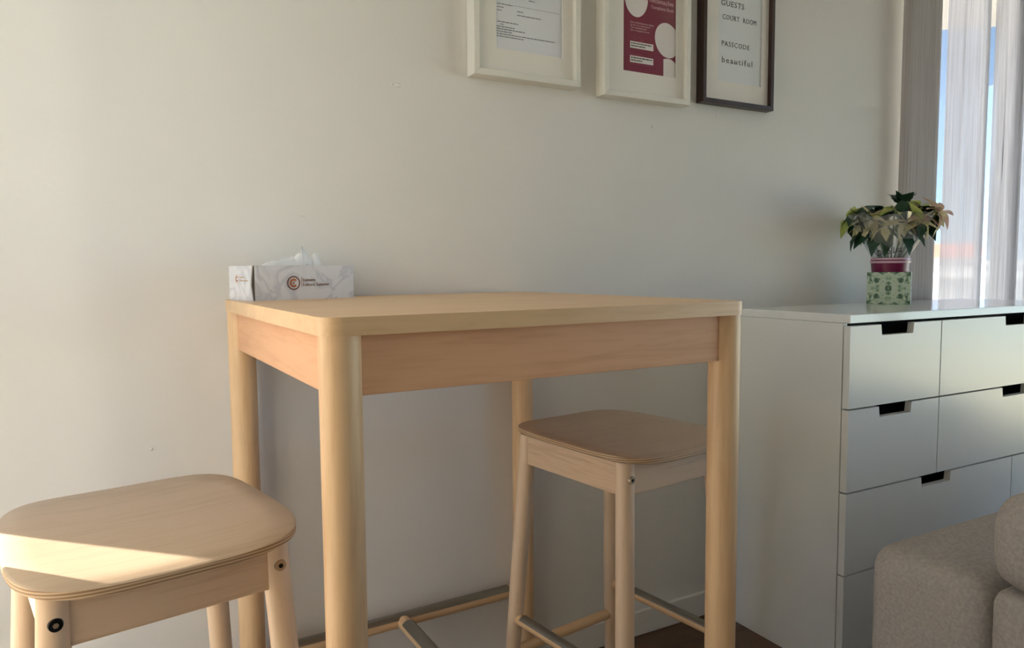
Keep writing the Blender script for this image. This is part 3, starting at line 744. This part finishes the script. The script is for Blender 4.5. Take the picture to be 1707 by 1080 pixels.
# shift pattern origin to the middle of the faces
for vv in potm.data.vertices: vv.co.z -= PH/2
potm.location = (0, 0, PH/2)
tube('inner_pot', (0, 0, 0.012), (0, 0, 0.150), 0.048, 0.060, M_wrap, pl, 40)
bm = bmesh.new(); bm_tube(bm, (0, 0, 0.136), (0, 0, 0.143), 0.0615, 0.0625, 40); obj('pot_rim_band', bm, M_wrapr, pl, True, 40)
bm = bmesh.new(); bm_tube(bm, (0, 0, 0.147), (0, 0, 0.153), 0.0615, 0.0605, 40); obj('pot_rim_band', bm, M_wrapr, pl, True, 40)
bm = bmesh.new(); bm_tube(bm, (0, 0, 0.150), (0, 0, 0.1535), 0.055, 0.055, 30); obj('soil', bm, M_soil, pl)
# film sleeve: pleated cone
bm = bmesh.new(); rows = []; ns, nr = 96, 12
for i in range(nr+1):
    k = i/nr; z = 0.140+0.150*k; R = 0.050+0.082*k**1.15; row = []
    for j in range(ns):
        a = 2*PI*j/ns
        pleat = 1+0.055*math.sin(a*9+2*noise.noise(Vector((math.cos(a)*2, math.sin(a)*2, 3))))*(0.4+k)+0.05*noise.noise(Vector((math.cos(a)*3, math.sin(a)*3, k*2)))
        zz = z+(0.020*noise.noise(Vector((math.cos(a)*2.5, math.sin(a)*2.5, 9))) if i == nr else 0)
        row.append(bm.verts.new((R*pleat*math.cos(a), R*pleat*math.sin(a), zz)))
    rows.append(row)
for i in range(nr):
    for j in range(ns): bm.faces.new((rows[i][j], rows[i][(j+1) % ns], rows[i+1][(j+1) % ns], rows[i+1][j]))
slv = obj('film_sleeve', bm, M_cello, pl, True); slv['label'] = 'clear film sleeve'
M_script = plain('script_print', srgb(40, 46, 46), 0.6)
text('lettering', 'Della Luz', 0.030, M_script, slv, (-0.036, -0.069, 0.158), (PI/2, 0, 0), shear=0.35, width=0.076)
bpy.context.view_layer.update()
slv.children[-1].rotation_euler = (math.radians(116), math.radians(-12), 0)
# leaves: shared meshes, one object for each leaf
def leaf_mesh(name, length, width, fold, droop, mat, lobes=0):
    bm = bmesh.new(); n = 7; rows = []
    for i in range(n+1):
        k = i/n; wd = width*math.sin(PI*min(1, k**0.8))**0.85*(1-0.25*k)
        if lobes and i in (2, 4): wd *= 1.22
        if i in (0, n): wd = 0.0006
        z = -droop*k*k*length; x = length*k
        rows.append([bm.verts.new((x, -wd, z+fold*wd)), bm.verts.new((x, 0, z)), bm.verts.new((x, wd, z+fold*wd))])
    for i in range(n):
        for j in range(2): bm.faces.new((rows[i][j], rows[i+1][j], rows[i+1][j+1], rows[i][j+1]))
    me = bpy.data.meshes.new(name); bm.to_mesh(me); bm.free(); me.materials.append(mat)
    for p_ in me.polygons: p_.use_smooth = True
    return me
LM = {}
for key, mt in (('cream', M_cream), ('lime', M_lime), ('pink', M_pinkb), ('green', M_green)):
    LM[key] = [leaf_mesh('leaf', 0.074 if key != 'green' else 0.082, 0.0225 if key != 'green' else 0.025, f, d, mt, lobes=1 if key == 'green' else 0) for f, d in ((0.25, 0.25), (0.45, 0.45), (0.1, 0.6))]
rl = random.Random(11)
def put_leaf(kind, base, direction, size=1.0, roll=0.0):
    d = Vector(direction).normalized(); x = d; up = Vector((0, 0, 1))
    y_ = up.cross(x);  y_ = y_.normalized() if y_.length > 1e-3 else Vector((0, 1, 0)); z_ = x.cross(y_)
    m = Matrix((x, y_, z_)).transposed().to_4x4() @ Matrix.Rotation(roll, 4, 'X')
    o = bpy.data.objects.new('bract' if kind != 'green' else 'leaf', rl.choice(LM[kind])); C.objects.link(o); o.parent = pl
    o.matrix_local = Matrix.Translation(Vector(base)) @ m @ Matrix.Diagonal((size, size, size, 1))
# flower heads: position (x right, y depth, z up) in the plant's frame, facing direction, kind
heads = [((-0.085, -0.030, 0.262), (-0.5, -0.75, 0.35), 'cream'), ((-0.020, -0.060, 0.255), (0.0, -0.9, 0.35), 'cream'),
         ((0.045, -0.055, 0.268), (0.25, -0.85, 0.35), 'cream'), ((0.098, -0.015, 0.290), (0.6, -0.6, 0.45), 'pink'),
         ((-0.125, 0.000, 0.285), (-0.8, -0.4, 0.3), 'lime'), ((0.010, -0.030, 0.312), (0.1, -0.5, 0.8), 'lime'),
         ((-0.050, 0.010, 0.310), (-0.2, -0.3, 0.9), 'green'), ((0.075, 0.030, 0.322), (0.4, -0.1, 0.9), 'lime'),
         ((0.125, 0.025, 0.282), (0.9, -0.1, 0.3), 'cream'), ((-0.105, -0.035, 0.300), (-0.5, -0.5, 0.7), 'green'), ((0.085, -0.055, 0.265), (0.4, -0.8, 0.2), 'cream'), ((-0.055, -0.055, 0.280), (-0.2, -0.9, 0.3), 'cream'), ((0.135, -0.01, 0.300), (0.9, -0.3, 0.5), 'pink'), ((-0.06, 0.06, 0.30), (-0.4, 0.5, 0.7), 'cream'), ((0.04, 0.08, 0.30), (0.2, 0.7, 0.6), 'lime')]
for (pos, face, kind) in heads:
    f_ = Vector(face).normalized(); q = f_.to_track_quat('Z', 'Y'); nb = rl.randint(5, 7)
    tube('stem', (pos[0]*0.25, pos[1]*0.25, 0.150), Vector(pos)-f_*0.004, 0.0028, 0.0022, M_stem, pl, 8)
    for i in range(nb):
        a = 2*PI*(i+rl.uniform(-0.2, 0.2))/nb; el = rl.uniform(0.05, 0.55)
        d = q @ Vector((math.cos(a)*math.cos(el), math.sin(a)*math.cos(el), math.sin(el)))
        kk = kind if rl.random() > 0.15 else rl.choice(['cream', 'lime', 'green'])
        put_leaf(kk, pos, d, rl.uniform(0.65, 0.98), rl.uniform(-0.5, 0.5))
    for i in range(4):
        a = rl.uniform(0, 2*PI); d = q @ Vector((math.cos(a), math.sin(a), -0.35))
        put_leaf('green', Vector(pos)-f_*0.012, d, rl.uniform(0.55, 0.85), rl.uniform(-0.6, 0.6))
# the dark upright tuft and the low dark leaves behind the film
for i in range(6):
    a = 2*PI*i/6+0.3; put_leaf('green', (0.030, -0.01, 0.325), (0.55*math.cos(a), 0.4*math.sin(a), 0.75), rl.uniform(0.6, 0.8), rl.uniform(-0.6, 0.6))
put_leaf('green', (0.030, -0.045, 0.340), (0.15, -0.35, -0.95), 0.9, 0.1); put_leaf('green', (0.036, -0.047, 0.336), (-0.12, -0.3, -0.95), 0.9, 0.2)
for x, dx in ((-0.085, -0.5), (-0.05, -0.2), (-0.02, 0.2), (0.05, 0.4), (0.08, 0.6), (-0.11, -0.6)):
    put_leaf('green', (x*0.75, -0.05, 0.238), (dx, -0.45, -0.45), 0.9, rl.uniform(-0.4, 0.4))

# ------------------------------------------------------------------ sofa
so = thing('sofa', 'light grey-beige fabric sofa with boxy arm in front of the drawers', 'sofa', (0, 0, 0))
def pad(name, x0, x1, y0, y1, z0, z1, r, parent, crown=0.0, seg=6):
    bm = bmesh.new(); bm_box(bm, x0, x1, y0, y1, z0, z1)
    bmesh.ops.bevel(bm, geom=bm.edges[:], offset=r, segments=seg, affect='EDGES', profile=0.5)
    return obj(name, bm, M_sofa, parent, True, 60)
pad('backrest', 0.975, 2.75, -0.278, -0.062, 0.06, 0.602, 0.045, so)
pad('armrest', 0.966, 1.230, -1.10, -0.283, 0.06, 0.602, 0.026, so)
pad('armrest', 2.490, 2.750, -1.10, -0.283, 0.06, 0.602, 0.026, so)
pad('base', 1.235, 2.485, -1.08, -0.283, 0.06, 0.30, 0.02, so)
pad('seat_cushion', 1.237, 1.858, -1.09, -0.285, 0.302, 0.44, 0.04, so)
pad('seat_cushion', 1.862, 2.483, -1.09, -0.285, 0.302, 0.44, 0.04, so)
for x in (1.02, 2.70):
    for y in (-1.04, -0.12): tube('leg', (x, y, 0), (x, y, 0.065), 0.018, 0.022, M_black, so, 16)
bo = pad('bolster_cushion', 0.955, 1.205, -0.78, -0.276, 0.6025, 0.758, 0.050, None)
tag(bo, 'light grey-beige bolster cushion resting on the sofa arm', 'cushion')
